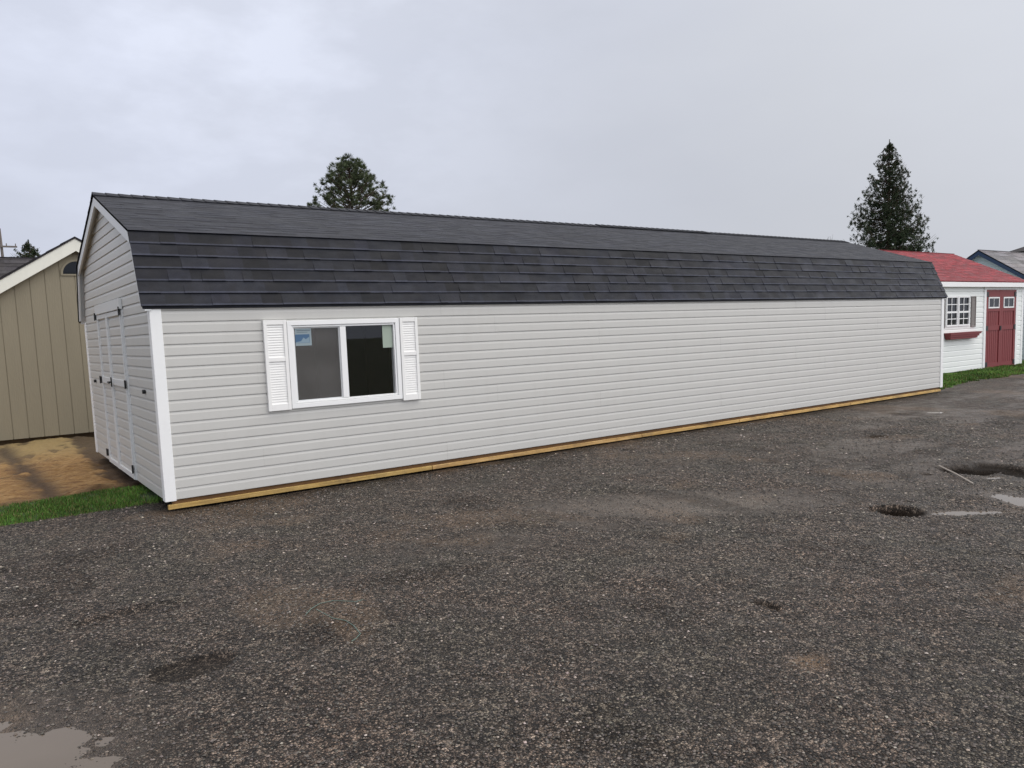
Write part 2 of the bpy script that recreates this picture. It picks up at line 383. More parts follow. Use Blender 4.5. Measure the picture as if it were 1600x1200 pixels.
def ground_z(x, y):
    z = (fbm(x * .55, y * .55, 3) - .5) * .05 + (fbm(x * 2.3 + 9, y * 2.3, 3) - .5) * .045 + (fbm(x * 9, y * 9 + 4, 3) - .5) * .014
    z = z + (fbm(x * 34, y * 34, 2) - .5) * .008
    near = sstep(1.0, 3.0, np.hypot(x - np.clip(x, 0, 16), np.minimum(y - -.1, 0)) + .2)
    z = z * (.25 + .75 * near)
    mud = np.zeros_like(z); wet = np.zeros_like(z)
    wx = (fbm(x * 6, y * 6, 3) - .5) * .9
    for hx, hy, rx, ry, a, d, mu, we in HOLES:
        ca, sa = math.cos(a), math.sin(a); u = ((x - hx) * ca + (y - hy) * sa) / rx; v = (-(x - hx) * sa + (y - hy) * ca) / ry
        q = np.sqrt(u * u + v * v) + wx * (.55 if we > .5 else .35)
        dry = we < .5
        if not dry:
            k3 = 1 - sstep(1.1, 1.9, q); z = z * (1 - k3) + z * .12 * k3 + (fbm(x * 14, y * 14, 3) - .5) * .016 * k3
        k = 1 - (sstep(.75, 1.1, q) if dry else sstep(.3, 1.25, q)); z = z - k * d
        k2 = 1 - sstep(.85, 1.12, q); mud = np.maximum(mud, k2 * mu); wet = np.maximum(wet, (1 - sstep(.6, 1.6, q)) * we)
    band = np.exp(-((y + 3.2 + .25 * (x - 2)) / .35) ** 2) * sstep(0, 2, x) * sstep(9, 5, x) * sstep(.45, .65, fbm(x * 3, y * 3 + 7, 3))
    wet = np.maximum(wet, band * .6)
    far = sstep(4, 9, x) * sstep(.48, .66, fbm(x * .7, y * 2.2 + 3, 4)) * (1 - sstep(-1.4, -.2, y)); wet = np.maximum(wet, far * .75)
    mud = np.maximum(mud, sstep(.63, .74, fbm(x * 1.7 + 3, y * 1.7 + 40, 4)) * .38)
    mud = np.maximum(mud, (sstep(.34, .10, -y - .02 + (fbm(x * 5, y * 5, 3) - .5) * .3)) * .45 * sstep(-.3, 0, x) * sstep(16.3, 16, x))
    sand = np.exp(-(((x - 1.73) * .8) ** 2 + ((y + 6.15) * 1.0) ** 2) / .0045) + .25 * sstep(.62, .72, fbm(x * 1.1 + 90, y * 1.1, 3))
    z = z - .10 * sstep(.9, 1.5, y) * (1 - sstep(15.0, 15.8, x)) - .02 * sstep(.5, 1.2, y)
    return z - .012, np.stack([mud, wet, np.clip(sand, 0, 1)], -1)
org = np.array([CAM.x - _F.x * 3, CAM.y - _F.y * 3])
fa = math.atan2(_F.y, _F.x)
NR, NA = 900, 620
r = 1.6 * (48 / 1.6) ** (np.linspace(0, 1, NR))
a = fa + np.linspace(-rad(62), rad(62), NA)
RR, AA = np.meshgrid(r, a, indexing='ij')
X = org[0] + RR * np.cos(AA); Y = org[1] + RR * np.sin(AA)
Z, MC = ground_z(X, Y)
edge = np.maximum(sstep(.985, 1, np.linspace(0, 1, NR))[:, None], sstep(.985, 1, np.abs(np.linspace(-1, 1, NA)))[None, :])
Z = Z - edge * .3
idx = np.arange(NR * NA).reshape(NR, NA)
Fq = np.stack([idx[:-1, :-1], idx[1:, :-1], idx[1:, 1:], idx[:-1, 1:]], -1).reshape(-1, 4)
gy = bulk('gravel_yard', np.stack([X, Y, Z], -1).reshape(-1, 3), Fq, 'gravel', point_col=MC.reshape(-1, 3), smooth=True)
meta(gy, kind='structure')
mb = MB(); mb.quad((-500, -500, -.3), (500, -500, -.3), (500, 500, -.3), (-500, 500, -.3))
meta(mb.build('ground', 'field'), kind='structure')

def puddle(hx, hy, rx, ry, a, level):
    m = MB(); pts = []
    for k in range(40):
        t = 2 * math.pi * k / 40; k5 = 1.5 if rx > .7 else 1.08; u = rx * k5 * math.cos(t); v = ry * 1.5 * math.sin(t)
        pts.append((hx + u * math.cos(a) - v * math.sin(a), hy + u * math.sin(a) + v * math.cos(a), level))
    m.poly(pts); o = m.build('puddle', 'water'); meta(o, kind='structure')
for i in (0, 2, 4, 5, 6, 7, 14):
    h = HOLES[i]; puddle(h[0], h[1], h[2], h[3], h[4], -.012 - h[5] * (.26 if i == 0 else .42))

# loose stones lying on the gravel
def stones(n, rmin, rmax, smin, smax, name, label):
    rr = rmin * (rmax / rmin) ** (RNG.random(n) ** .9); aa = fa + (RNG.random(n) * 2 - 1) * rad(46)
    x = CAM.x - _F.x * .5 + rr * np.cos(aa); y = CAM.y - _F.y * .5 + rr * np.sin(aa)
    keep0 = ~((x > -.15) & (y > -.12)) & ~((x <= -.15) & (y > .55)); x, y = x[keep0], y[keep0]
    z, mc = ground_z(x, y)
    keep = (RNG.random(len(x)) > mc[:, 1] * .7) & (mc[:, 0] < .4); x, y, z = x[keep], y[keep], z[keep]; n = len(x)
    s = (smin + (smax - smin) * RNG.random(n) ** 2.5) * (1 + .16 * np.maximum(0, rr[keep0][keep] - 3))
    base = np.array([(1, 0, 0), (.25, .9, .1), (-.75, .6, -.05), (-.8, -.5, .1), (.3, -.95, 0), (0, 0, .75), (.1, 0, -.7)])
    V = base[None] * (1 + (RNG.random((n, 7, 3)) - .5) * .5) * s[:, None, None] * np.array([1, .85, .8])
    an = RNG.random(n) * 6.28; ca, sa = np.cos(an)[:, None], np.sin(an)[:, None]
    V = np.stack([V[..., 0] * ca - V[..., 1] * sa, V[..., 0] * sa + V[..., 1] * ca, V[..., 2]], -1)
    V += np.stack([x, y, z + s * .25], -1)[:, None]
    fb = np.array([(0, 1, 5), (1, 2, 5), (2, 3, 5), (3, 4, 5), (4, 0, 5)])
    Fs = (fb[None] + (np.arange(n) * 7)[:, None, None]).reshape(-1, 3)
    g = .010 + .17 * RNG.random(n) ** 2.0 + (RNG.random(n) > .985) * .30
    t = g[:, None] * (np.array([1, .86, .745]) + (RNG.random((n, 3)) - .5) * .10)
    o = bulk(name, V.reshape(-1, 3), Fs, 'stone', tones=np.repeat(t, 5, 0)); meta(o, label, 'gravel', kind='stuff')
stones(200000, 1.9, 15, .0028, .0085, 'loose_gravel', 'small loose brown and grey stones scattered over the wet gravel yard')

# dirt patch between the sheds
nx, ny = 220, 240
gx, gyy = np.meshgrid(np.linspace(-4.5, 1.2, nx), np.linspace(1.2, 8.6, ny), indexing='ij')
fe = 1.72 + .18 * (gx + 1.2) + (fbm(gx * 2.5, gyy * 2.5, 3) - .5) * .5
ins = sstep(-.12, .22, gyy - fe)
track = np.exp(-((gx + .95 + .05 * (gyy - 4)) / .17) ** 2) * sstep(.3, .55, fbm(gx * 4, gyy * 2, 3) + .15)
track = np.maximum(track, np.exp(-((gyy - 4.6 - .25 * gx) / .12) ** 2) * sstep(.45, .6, fbm(gx * 3 + 5, gyy * 3, 3)))
track = np.maximum(track, sstep(.64, .72, fbm(gx * 2.6 + 30, gyy * 2.2, 4)) * .7)
track = np.maximum(track, sstep(-.22, -.05, gx + (fbm(gx * 5, gyy * 5, 3) - .5) * .35))
track = np.maximum(track, (1 - sstep(.1, .42, gyy - fe)) * .75)
gz = -.10 + ins * .105 + (fbm(gx * 2.4, gyy * 2.4, 5, .6) - .5) * .16 * ins + (fbm(gx * 12, gyy * 12, 3) - .5) * .03 - track * .025
gz = np.minimum(gz, .10) - .02
idx = np.arange(nx * ny).reshape(nx, ny)
Fq = np.stack([idx[:-1, :-1], idx[1:, :-1], idx[1:, 1:], idx[:-1, 1:]], -1).reshape(-1, 4)
straw = sstep(4.5, 7, gyy)
meta(bulk('dirt_patch', np.stack([gx, gyy, gz], -1).reshape(-1, 3), Fq, 'dirt', point_col=np.stack([track, straw, straw * 0], -1).reshape(-1, 3), smooth=True), kind='structure')

# grass strips: soil sheet plus blades
def grass_strip(nm, x0, x1, ylo, yhi, n, hmin, hmax, wd, label, res=.05):
    nx = int((x1 - x0) / res); xs = np.linspace(x0, x1, nx); vs = np.linspace(0, 1, 30)
    gx, gv = np.meshgrid(xs, vs, indexing='ij'); lo = ylo(gx); hi = yhi(gx); yy = lo + (hi - lo) * gv
    bell = np.clip(np.minimum(gv, 1 - gv) * 6, 0, 1)
    zz = -.05 + .058 * bell + (fbm(gx * 3, yy * 3, 3) - .5) * .02
    idx = np.arange(gx.size).reshape(gx.shape)
    Fq = np.stack([idx[:-1, :-1], idx[1:, :-1], idx[1:, 1:], idx[:-1, 1:]], -1).reshape(-1, 4)
    meta(bulk(nm, np.stack([gx, yy, zz], -1).reshape(-1, 3), Fq, 'lawn', smooth=True), kind='structure')
    x = x0 + (x1 - x0) * RNG.random(n); v = RNG.random(n); y = ylo(x) + (yhi(x) - ylo(x)) * v
    dens = fbm(x * 3.5, y * 3.5, 3); keep = (dens + np.minimum(np.minimum(v, 1 - v) * 1.3, .2) + (RNG.random(n) - .5) * .22 > .57) ; x, y, v = x[keep], y[keep], v[keep]; n = len(x)
    b = np.clip(np.minimum(v, 1 - v) * 6, 0, 1); z = -.055 + .058 * b + (fbm(x * 3, y * 3, 3) - .5) * .02
    h = (hmin + (hmax - hmin) * RNG.random(n)) * (.5 + fbm(x * 2, y * 2, 2)); an = RNG.random(n) * 6.28
    ln = RNG.random(n) * .7; dx, dy = np.cos(an), np.sin(an); la = RNG.random(n) * 6.28
    tx, ty = np.cos(la) * h * ln, np.sin(la) * h * ln
    V = np.zeros((n, 5, 3)); V[:, 0] = np.stack([x - dx * wd, y - dy * wd, z], -1); V[:, 1] = np.stack([x + dx * wd, y + dy * wd, z], -1)
    V[:, 2] = np.stack([x + dx * wd * .8 + tx * .4, y + dy * wd * .8 + ty * .4, z + h * .6], -1); V[:, 3] = np.stack([x - dx * wd * .8 + tx * .4, y - dy * wd * .8 + ty * .4, z + h * .6], -1)
    V[:, 4] = np.stack([x + tx, y + ty, z + h], -1)
    fb = np.array([(0, 1, 2), (0, 2, 3), (3, 2, 4)]); Fs = (fb[None] + (np.arange(n) * 5)[:, None, None]).reshape(-1, 3)
    k = fbm(x * 1.5 + 50, y * 1.5, 3)[:, None]; dry = (RNG.random(n) > .88)[:, None]
    t = np.array([.082, .165, .028]) * (.5 + 1.1 * RNG.random((n, 1))) * (.25 + 1.5 * k) * (1 + (RNG.random((n, 1)) - .5) * np.array([.5, 0, 0])); t = np.where(dry, np.array([.20, .16, .07]), t)
    meta(bulk('grass', V.reshape(-1, 3), Fs, 'grass', tones=np.repeat(t, 3, 0)), label, 'grass', kind='stuff')
nz = lambda x, s, k: (fbm(x * s, x * 0 + k, 3) - .5)
grass_strip('lawn', -5.5, .35, lambda x: .42 - .28 * (x + 1.2) * (x > -1.2) * 0 + .20 * nz(x, 3, 1) + .06 * (x < -1.2) * (-x - 1.2) + .12,
            lambda x: 1.70 + .18 * (x + 1.2) + .3 * nz(x, 2, 9), 60000, .02, .055, .0032, 'strip of green grass between the sandy dirt and the gravel')
grass_strip('lawn', 15.2, 34, lambda x: .62 + .25 * nz(x, 1.2, 3) - .45 * (1 - sstep(16, 19, x)), lambda x: 2.6 + x * 0, 95000, .04, .09, .010,
            'short green grass in front of the white shed')
grass_strip('lawn', 16.0, 40, lambda x: 2.5 + x * 0, lambda x: 12 + x * 0, 30000, .05, .10, .02, 'rough green grass beyond the white shed', .2)

# ------------------------------------------------------------------ builders for sheds
def siding(mb, org, u, n, z0, z1, pitch, wfn, holes=(), depth=.0125, cove=.030, seams=None, slim=False):
    """horizontal lap siding: org (x,y), u and n 2D unit vectors, profile swept along u"""
    nco = int(math.ceil((z1 - z0) / pitch - 1e-6))
    for i in range(nco):
        b = z0 + i * pitch; t = min(b + pitch, z1)
        prof = [(b, .002), (b, depth), (b + .005, depth + .001), (b + pitch - cove - .004, depth - .002), (b + pitch - .006, .003), (b + pitch, .002)]
        offs = [0]
        for (za, na), (zb, nb) in zip(prof[:-1], prof[1:]):
            if za >= t: break
            if zb > t: nb = na + (nb - na) * (t - za) / (zb - za); zb = t
            a0, a1 = wfn(za); c0, c1 = wfn(zb)
            if a1 - a0 < .004 and c1 - c0 < .004: continue
            if c1 < c0: c0 = c1 = (c0 + c1) / 2
            zm = (za + zb) / 2; segs = [(a0, a1, c0, c1)]
            for h0, h1, hz0, hz1 in holes:
                if hz0 < zm < hz1:
                    ns = []
                    for (p0, p1, q0, q1) in segs:
                        if h0 > p0 and h1 < p1: ns += [(p0, h0, q0, h0), (h1, p1, h1, q1)]
                        else: ns.append((p0, p1, q0, q1))
                    segs = ns
            if seams:
                ns = []; cuts = seams[(i // 2) % len(seams)]
                for (p0, p1, q0, q1) in segs:
                    cc = [c for c in cuts if p0 + .05 < c < p1 - .05]; e0, f0 = p0, q0; par = sum(1 for c in cuts if c <= p0)
                    for c in cc: ns.append((e0, c, f0, c, par)); e0 = f0 = c; par += 1
                    ns.append((e0, p1, f0, q1, par))
                segs = ns
            for sg in segs:
                p0, p1, q0, q1 = sg[:4]; ex = .0010 * (sg[4] % 2) if len(sg) > 4 else 0
                if p1 - p0 < .003: continue
                P = lambda uu, zz, nn: (org[0] + u[0] * uu + n[0] * (nn + ex), org[1] + u[1] * uu + n[1] * (nn + ex), zz)
                mb.quad(P(p0, za, na), P(p1, za, na), P(q1, zb, nb), P(q0, zb, nb))
def shingles(mb, x0, x1, lo, hi, expo, tw=(.13, .34), th=.008, contrast=.45, side=1, lipk=.4, lamh=.006):
    """courses of tabs on the slope from lo=(y,z) to hi=(y,z), running along x"""
    lo = Vector(lo); hi = Vector(hi); L = (hi - lo).length; d = (hi - lo) / L; nn = Vector((-d.y, d.x))
    if nn.y < 0: nn = -nn
    nco = int(math.ceil(L / expo))
    for i in range(nco):
        s0 = i * expo; s1 = min(s0 + expo + .012, L)
        x = x0; last = 1
        row = random.uniform(.92, 1.08)
        while x < x1 - 1e-4:
            wd = random.uniform(*tw); xe = min(x + wd, x1)
            if x1 - xe < .06: xe = x1
            lam = random.random() < .5; h0 = th + (lamh if lam else 0); h1 = .002
            k = row * (1 + (random.random() - .5) * 2 * contrast) * (1.12 if lam else .88)
            col = (k * random.uniform(.97, 1.05), k * random.uniform(.97, 1.02), k * random.uniform(.97, 1.06))
            def P(xx, s, h): q = lo + d * s + nn * h; return (xx, q.x, q.y)
            A, B, Cc, D = P(x, s0, h0), P(xe, s0, h0), P(xe, s1, h1), P(x, s1, h1)
            a2, b2 = P(x, s0, 0), P(xe, s0, 0)
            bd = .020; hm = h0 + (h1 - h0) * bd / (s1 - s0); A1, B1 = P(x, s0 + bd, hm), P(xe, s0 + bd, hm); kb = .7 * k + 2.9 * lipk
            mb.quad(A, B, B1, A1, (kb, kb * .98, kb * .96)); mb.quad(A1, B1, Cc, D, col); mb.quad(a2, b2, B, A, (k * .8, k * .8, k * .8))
            mb.poly([a2, A, D], col); mb.poly([B, b2, Cc], col)
            x = xe

# ------------------------------------------------------------------ MAIN SHED
WD, LN, HC, ZB = 4.797, 15.944, 2.05, .105
KZ, KI, RZ = 2.839, .312, 3.525
OH, RO = .085, .106; PIT = .1125
shed = thing('storage_shed', (LN / 2, WD / 2, 0), 'long grey vinyl-sided barn shed with charcoal gambrel roof filling the middle of the photo', 'shed')
EY = -.035; EZ = 2.07
prof_roof = [(EY, EZ), (KI, KZ), (WD / 2, RZ), (WD - KI, KZ), (WD - EY, EZ)]
def gam(z):
    if z <= EZ: return (0, WD)
    if z <= KZ: t = (z - EZ) / (KZ - EZ); y = EY + (KI - EY) * t
    else: t = (z - KZ) / (RZ - KZ); y = KI + (WD / 2 - KI) * t
    y = max(y + .012, 0); return (y, WD - y)
WX0, WX1, WZ0, WZ1 = 1.343, 2.70, .925, 1.885
wf = MB(); siding(wf, (0, 0), (1, 0), (0, -1), ZB, HC, PIT, lambda z: (.01, LN - .01), holes=[(WX0 + .03, WX1 - .03, WZ0 + .03, WZ1 - .03)],
                  seams=[[3.3, 6.95, 10.6, 14.2], [1.0, 4.9, 8.55, 12.2], [5.9, 9.7, 13.3], [4.1, 7.7, 11.5, 15.1]])
wf.build('wall', 'vinyl', shed)
wb = MB(); siding(wb, (0, WD), (1, 0), (0, 1), ZB, HC, PIT, lambda z: (.01, LN - .01)); wb.build('wall', 'vinyl', shed)
DY0, DY1, DZ1 = 1.56, 3.42, 2.10
we = MB(); siding(we, (0, 0), (0, 1), (-1, 0), ZB, RZ - .03, PIT, gam, holes=[(DY0 + .01, DY1 - .01, 0, DZ1)]); we.build('gable_wall', 'vinyl', shed)
wr = MB(); siding(wr, (LN, 0), (0, 1), (1, 0), ZB, RZ - .03, PIT, gam); wr.build('gable_wall', 'vinyl', shed)
# floor, lining, joists
fl = MB(); fl.box(.03, LN - .03, .03, WD - .03, .085, .16); fl.build('floor', 'ply', shed)
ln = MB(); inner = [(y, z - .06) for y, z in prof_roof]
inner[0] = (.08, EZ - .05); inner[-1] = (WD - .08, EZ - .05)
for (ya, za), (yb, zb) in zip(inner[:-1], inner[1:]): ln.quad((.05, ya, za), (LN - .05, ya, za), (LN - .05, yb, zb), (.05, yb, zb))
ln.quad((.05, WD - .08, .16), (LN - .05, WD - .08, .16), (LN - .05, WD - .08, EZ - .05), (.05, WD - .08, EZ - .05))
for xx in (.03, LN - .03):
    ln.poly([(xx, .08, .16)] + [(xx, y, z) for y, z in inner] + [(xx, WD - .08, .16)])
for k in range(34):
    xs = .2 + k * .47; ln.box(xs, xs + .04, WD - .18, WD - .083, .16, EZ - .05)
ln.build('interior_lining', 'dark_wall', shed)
# inner skin behind the front siding, round the window opening
sk = MB()
for x0, x1, z0, z1 in ((.03, WX0 + .02, .165, HC), (WX1 - .02, LN - .03, .165, HC), (WX0 + .02, WX1 - .02, .165, WZ0 + .02), (WX0 + .02, WX1 - .02, WZ1 - .02, HC)):
    sk.box(x0, x1, .004, .02, z0, z1)
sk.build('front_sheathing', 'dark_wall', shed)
rim = MB(); rim.box(.05, LN - .05, .016, .075, .03, .102, (.30, .22, .16)); rim.box(.05, LN - .05, WD - .075, WD - .035, .03, .10, (.28, .24, .2)); rim.build('rim_joist', 'timber', shed)  # brown joists, toned down further to paint in the shade under the siding
def skid(y0, y1, xs=0.0):
    m = MB(); x = xs
    while x < LN - .1:
        xe = min(x + random.uniform(2.2, 4.9), LN - .03)
        if LN - xe < 1: xe = LN - .03
        k = random.uniform(.82, 1.15); m.box(x + .004, xe - .004, y0, y1, .008, .057, (k, k * random.uniform(.94, 1.02), k * random.uniform(.8, 1.0)))
        x = xe
    m.build('skid', 'timber', shed, bevel=.004)
skid(-.012, .028); skid(1.55, 1.65, .4); skid(3.15, 3.25, .4); skid(WD - .12, WD - .03, .4)
# corner posts
def corner(x, y, sx, sy, w_=.085):
    m = MB(); t = .024
    # L-shaped cover strip: along the x faces and the y faces
    xa, xb = sorted((x - sx * t, x + sx * w_)); ya, yb = sorted((y - sy * t, y - sy * .002)); m.box(xa, xb, ya, yb, ZB - .012, HC - .01)
    xa, xb = sorted((x - sx * t, x - sx * .002)); ya, yb = sorted((y - sy * .002, y + sy * w_)); m.box(xa, xb, ya, yb, ZB - .012, HC - .01)
    m.build('corner_trim', 'white_trim', shed, bevel=.004)
corner(0, 0, 1, 1); corner(LN, 0, -1, 1); corner(0, WD, 1, -1); corner(LN, WD, -1, -1)
# soffit and frieze under the eaves
sf = MB(); sf.box(-.02, LN + .02, EY + .004, .0, HC - .004, HC + .02); sf.box(-.02, LN + .02, WD, WD - EY - .004, HC - .004, HC + .02); sf.build('soffit', 'fascia', shed)
# roof deck, shingles, ridge
roof = MB(); th = .035
ro = prof_roof; x0r, x1r = -OH, LN + RO
def offp(p, k): return (p[0] + (0 if abs(p[0] - WD / 2) < .01 else 0), p[1] - k)
for (ya, za), (yb, zb) in zip(ro[:-1], ro[1:]):
    roof.hexa([(x0r, ya, za - th), (x1r, ya, za - th), (x1r, yb, zb - th), (x0r, yb, zb - th), (x0r, ya, za), (x1r, ya, za), (x1r, yb, zb), (x0r, yb, zb)], (.8, .8, .85))
EXL = .139; LL = math.hypot(KI - EY, KZ - EZ)
e0 = LL / 6
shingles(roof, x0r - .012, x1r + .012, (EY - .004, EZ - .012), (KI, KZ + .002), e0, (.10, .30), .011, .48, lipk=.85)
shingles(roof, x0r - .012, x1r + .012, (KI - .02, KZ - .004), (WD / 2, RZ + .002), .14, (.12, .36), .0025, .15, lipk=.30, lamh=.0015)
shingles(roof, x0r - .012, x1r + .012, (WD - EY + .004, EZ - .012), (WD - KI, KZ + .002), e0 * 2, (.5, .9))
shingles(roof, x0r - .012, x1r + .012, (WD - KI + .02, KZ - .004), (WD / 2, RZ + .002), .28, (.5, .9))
rfo = roof.build('roof', 'shingle', shed)
rc = MB(); x = x0r - .012
while x < x1r:
    up = .009 if 8.05 < x < 11.0 else 0.0; k = random.uniform(.55, .95); e = min(x + .15, x1r + .012)
    for sgn in (-1, 1):
        a = (WD / 2 + sgn * .15, RZ - .042 + up); t0 = (WD / 2, RZ + .010 + up)
        rc.hexa([(x, a[0], a[1]), (e, a[0], a[1] + .0), (e, t0[0], t0[1]), (x, t0[0], t0[1]), (x, a[0], a[1] + .016), (e, a[0], a[1] + .008), (e, t0[0], t0[1] + .010), (x, t0[0], t0[1] + .018)], (k, k, k * 1.05))
    x += .143
rc.build('ridge_cap', 'shingle', rfo)
# rake boards (gambrel fascia) at both ends, soffit behind
def rake(xa, xb, wdt, name='rake_board', mat='fascia'):
    m = MB()
    outer = [(y, z - .008) for y, z in prof_roof]
    for k in range(4):
        (ya, za), (yb, zb) = outer[k], outer[k + 1]
        d = Vector((yb - ya, zb - za)).normalized(); nrm = Vector((d.y, -d.x))   # points inwards/down
        if nrm.y > 0: nrm = -nrm
        steep = k in (0, 3); wv = wdt * (.62 if steep else 1.0)
        if steep: cen = Vector(((1 if k == 0 else -1), 0)); inn = cen * (wv * 1.15)
        else: inn = Vector((0, -wv * 1.08))
        A, B = Vector((ya, za)), Vector((yb, zb)); Cn, D = B + inn, A + inn
        m.hexa([(xa, D.x, D.y), (xb, D.x, D.y), (xb, Cn.x, Cn.y), (xa, Cn.x, Cn.y), (xa, A.x, A.y), (xb, A.x, A.y), (xb, B.x, B.y), (xa, B.x, B.y)])
    m.build(name, mat, shed)
rake(-OH, -OH + .022, .12); rake(LN + RO - .022, LN + RO, .12)
for xa, xb in ((-OH + .02, .0), (LN, LN + RO - .02)):
    rs = MB()
    for (ya, za), (yb, zb) in zip(ro[:-1], ro[1:]):
        rs.quad((xa, ya, za - .05), (xb, ya, za - .05), (xb, yb, zb - .05), (xa, yb, zb - .05))
    rs.build('rake_soffit', 'fascia', shed)
# window
win = MB(); fy0 = -.045
def frame_rect(m, x0, x1, z0, z1, w_, ya, yb, wb=None):
    wb = wb or w_
    m.box(x0, x1, ya, yb, z0, z0 + wb); m.box(x0, x1, ya, yb, z1 - w_, z1)
    m.box(x0, x0 + w_, ya, yb, z0 + wb, z1 - w_); m.box(x1 - w_, x1, ya, yb, z0 + wb, z1 - w_)
frame_rect(win, WX0, WX1, WZ0, WZ1, .05, -.042, .06)
frame_rect(win, WX0 + .053, WX1 - .053, WZ0 + .053, WZ1 - .053, .020, -.030, .05)
win.box(1.952, 2.024, -.034, .05, WZ0 + .076, WZ1 - .076)
window = win.build('window', 'white_trim', shed, bevel=.003)
PZ0, PZ1 = WZ0 + .073, WZ1 - .073
for xa, xb, yy in ((WX0 + .073, 1.952, .012), (2.024, WX1 - .073, .004)):
    m = MB(); m.box(xa, xb, yy, yy + .004, PZ0, PZ1); m.build('pane', 'glass', window)
sh_ = MB(); frame_rect(sh_, WX0 + .0735, 1.9515, PZ0 + .0005, PZ1 - .0005, .012, -.012, -.004); sh_.build('screen_frame', 'fascia', window)
m = MB(); m.quad((WX0 + .08, -.008, PZ0 + .008), (1.946, -.008, PZ0 + .008), (1.946, -.008, PZ1 - .008), (WX0 + .08, -.008, PZ1 - .008)); m.build('insect_screen', 'screen', window)
# energy label behind left pane (pale sheet with a blue picture), blank pale green sheet at right
m = MB(); y = -.0095
def rect(m, x0, x1, z0, z1, y, col): m.quad((x0, y, z0), (x1, y, z0), (x1, y, z1), (x0, y, z1), col)
rect(m, 1.437, 1.622, 1.610, 1.800, -.0100, (.27, .34, .37)); rect(m, 1.437, 1.600, 1.640, 1.735, -.0106, (.055, .13, .24))
rect(m, 1.455, 1.610, 1.772, 1.782, -.0106, (.13, .17, .20)); rect(m, 1.455, 1.58, 1.754, 1.760, -.0106, (.13, .17, .20))
m.poly([(1.44, -.0112, 1.65), (1.50, -.0112, 1.66), (1.53, -.0112, 1.70), (1.555, -.0112, 1.68), (1.595, -.0112, 1.705), (1.597, -.0112, 1.642), (1.44, -.0112, 1.642)], (.22, .31, .38))
m.build('label_sheet', 'print', window)
m = MB(); m.box(2.495, 2.622, -.0015, -.0005, 1.545, PZ1 - .004, (.36, .43, .36)); m.build('paper_sheet', 'print', window)
# shutters
def shutter(x0, x1, z0, z1):
    m = MB(); ya, yb = -.048, -.012; st = .035
    m.box(x0, x0 + st, ya, yb, z0, z1); m.box(x1 - st, x1, ya, yb, z0, z1)
    zm = z0 + (z1 - z0) * .565
    for a, b in ((z0, z0 + .07), (zm - .022, zm + .022), (z1 - .05, z1)): m.box(x0 + st, x1 - st, ya + .0015, yb, a, b)
    for a, b in ((z0 + .07, zm - .022), (zm + .022, z1 - .05)):
        n = int((b - a) / .027); p = (b - a) / n
        for i in range(n):
            z = a + i * p
            m.hexa([(x0 + st, ya + .010, z), (x1 - st, ya + .010, z), (x1 - st, yb, z), (x0 + st, yb, z), (x0 + st, ya + .018, z + p), (x1 - st, ya + .018, z + p), (x1 - st, yb, z + p), (x0 + st, yb, z + p)])
    m.build('shutter', 'shutter', shed, bevel=.002)
shutter(1.083, 1.335, .918, 1.898); shutter(2.708, 2.945, .902, 1.892)
# double doors in the gable end
DC = 2.62
for ya, yb, hs in ((DY0 + .006, DC - .004, -1), (DC + .004, DY1 - .006, 1)):
    m = MB(); siding(m, (-.006, 0), (0, 1), (-1, 0), .12, DZ1 - .01, PIT, lambda z: (ya + .045, yb - .045), depth=.014)
    m.box(-.004, .03, ya, yb, .115, DZ1 - .005); d = m.build('door', 'vinyl', shed)
    t = MB(); xo, xi = -.040, -.004
    t.box(xo, xi, ya, ya + .055, .11, DZ1 - .004); t.box(xo, xi, yb - .055, yb, .11, DZ1 - .004)
    t.box(xo + .003, xi, ya + .055, yb - .055, .11, .17); t.box(xo + .003, xi, ya + .055, yb - .055, 1.195, 1.275); t.box(xo + .003, xi, ya + .055, yb - .055, DZ1 - .06, DZ1 - .004)
    t.build('door_trim', 'fascia', d, bevel=.003)
    for z in (.24, 1.235, DZ1 - .02):
        h = MB(); yh = ya if hs < 0 else yb
        h.box(-.052, -.041, yh - .022, yh + .022, z - .045, z + .045); h.tube([(-.056, yh + hs * .032, z - .05), (-.056, yh + hs * .032, z + .05)], .008); h.build('hinge', 'black_iron', d)
    if hs < 0:
        h = MB(); h.box(-.052, -.041, ya + .96, ya + 1.02, 1.17, 1.28) if False else h.box(-.052, -.041, yb - .05, yb - .01, 1.17, 1.29)
        h.tube([(-.055, yb - .03, 1.23), (-.085, yb - .03, 1.23), (-.085, yb - .14, 1.225)], .012); h.build('handle', 'black_iron', d)
m = MB(); m.box(-.050, -.014, DY0 - .04, DY1 + .02, DZ1 + .003, 2.225); m.build('door_header', 'fascia', shed, bevel=.004)
m = MB(); m.box(-.03, 0, DY0 - .03, DY0, .11, DZ1); m.build('door_jamb', 'fascia', shed); m = MB(); m.box(-.03, 0, DY1, DY1 + .03, .11, DZ1); m.build('door_jamb', 'fascia', shed)
for y in (.60, 4.2):
    m = MB(); m.tube([(-.012, y, 1.19), (-.040, y, 1.19)], .022, 12); m.box(-.030, -.016, y - .042, y + .042, 1.176, 1.204); m.build('holdback', 'black_iron', shed)

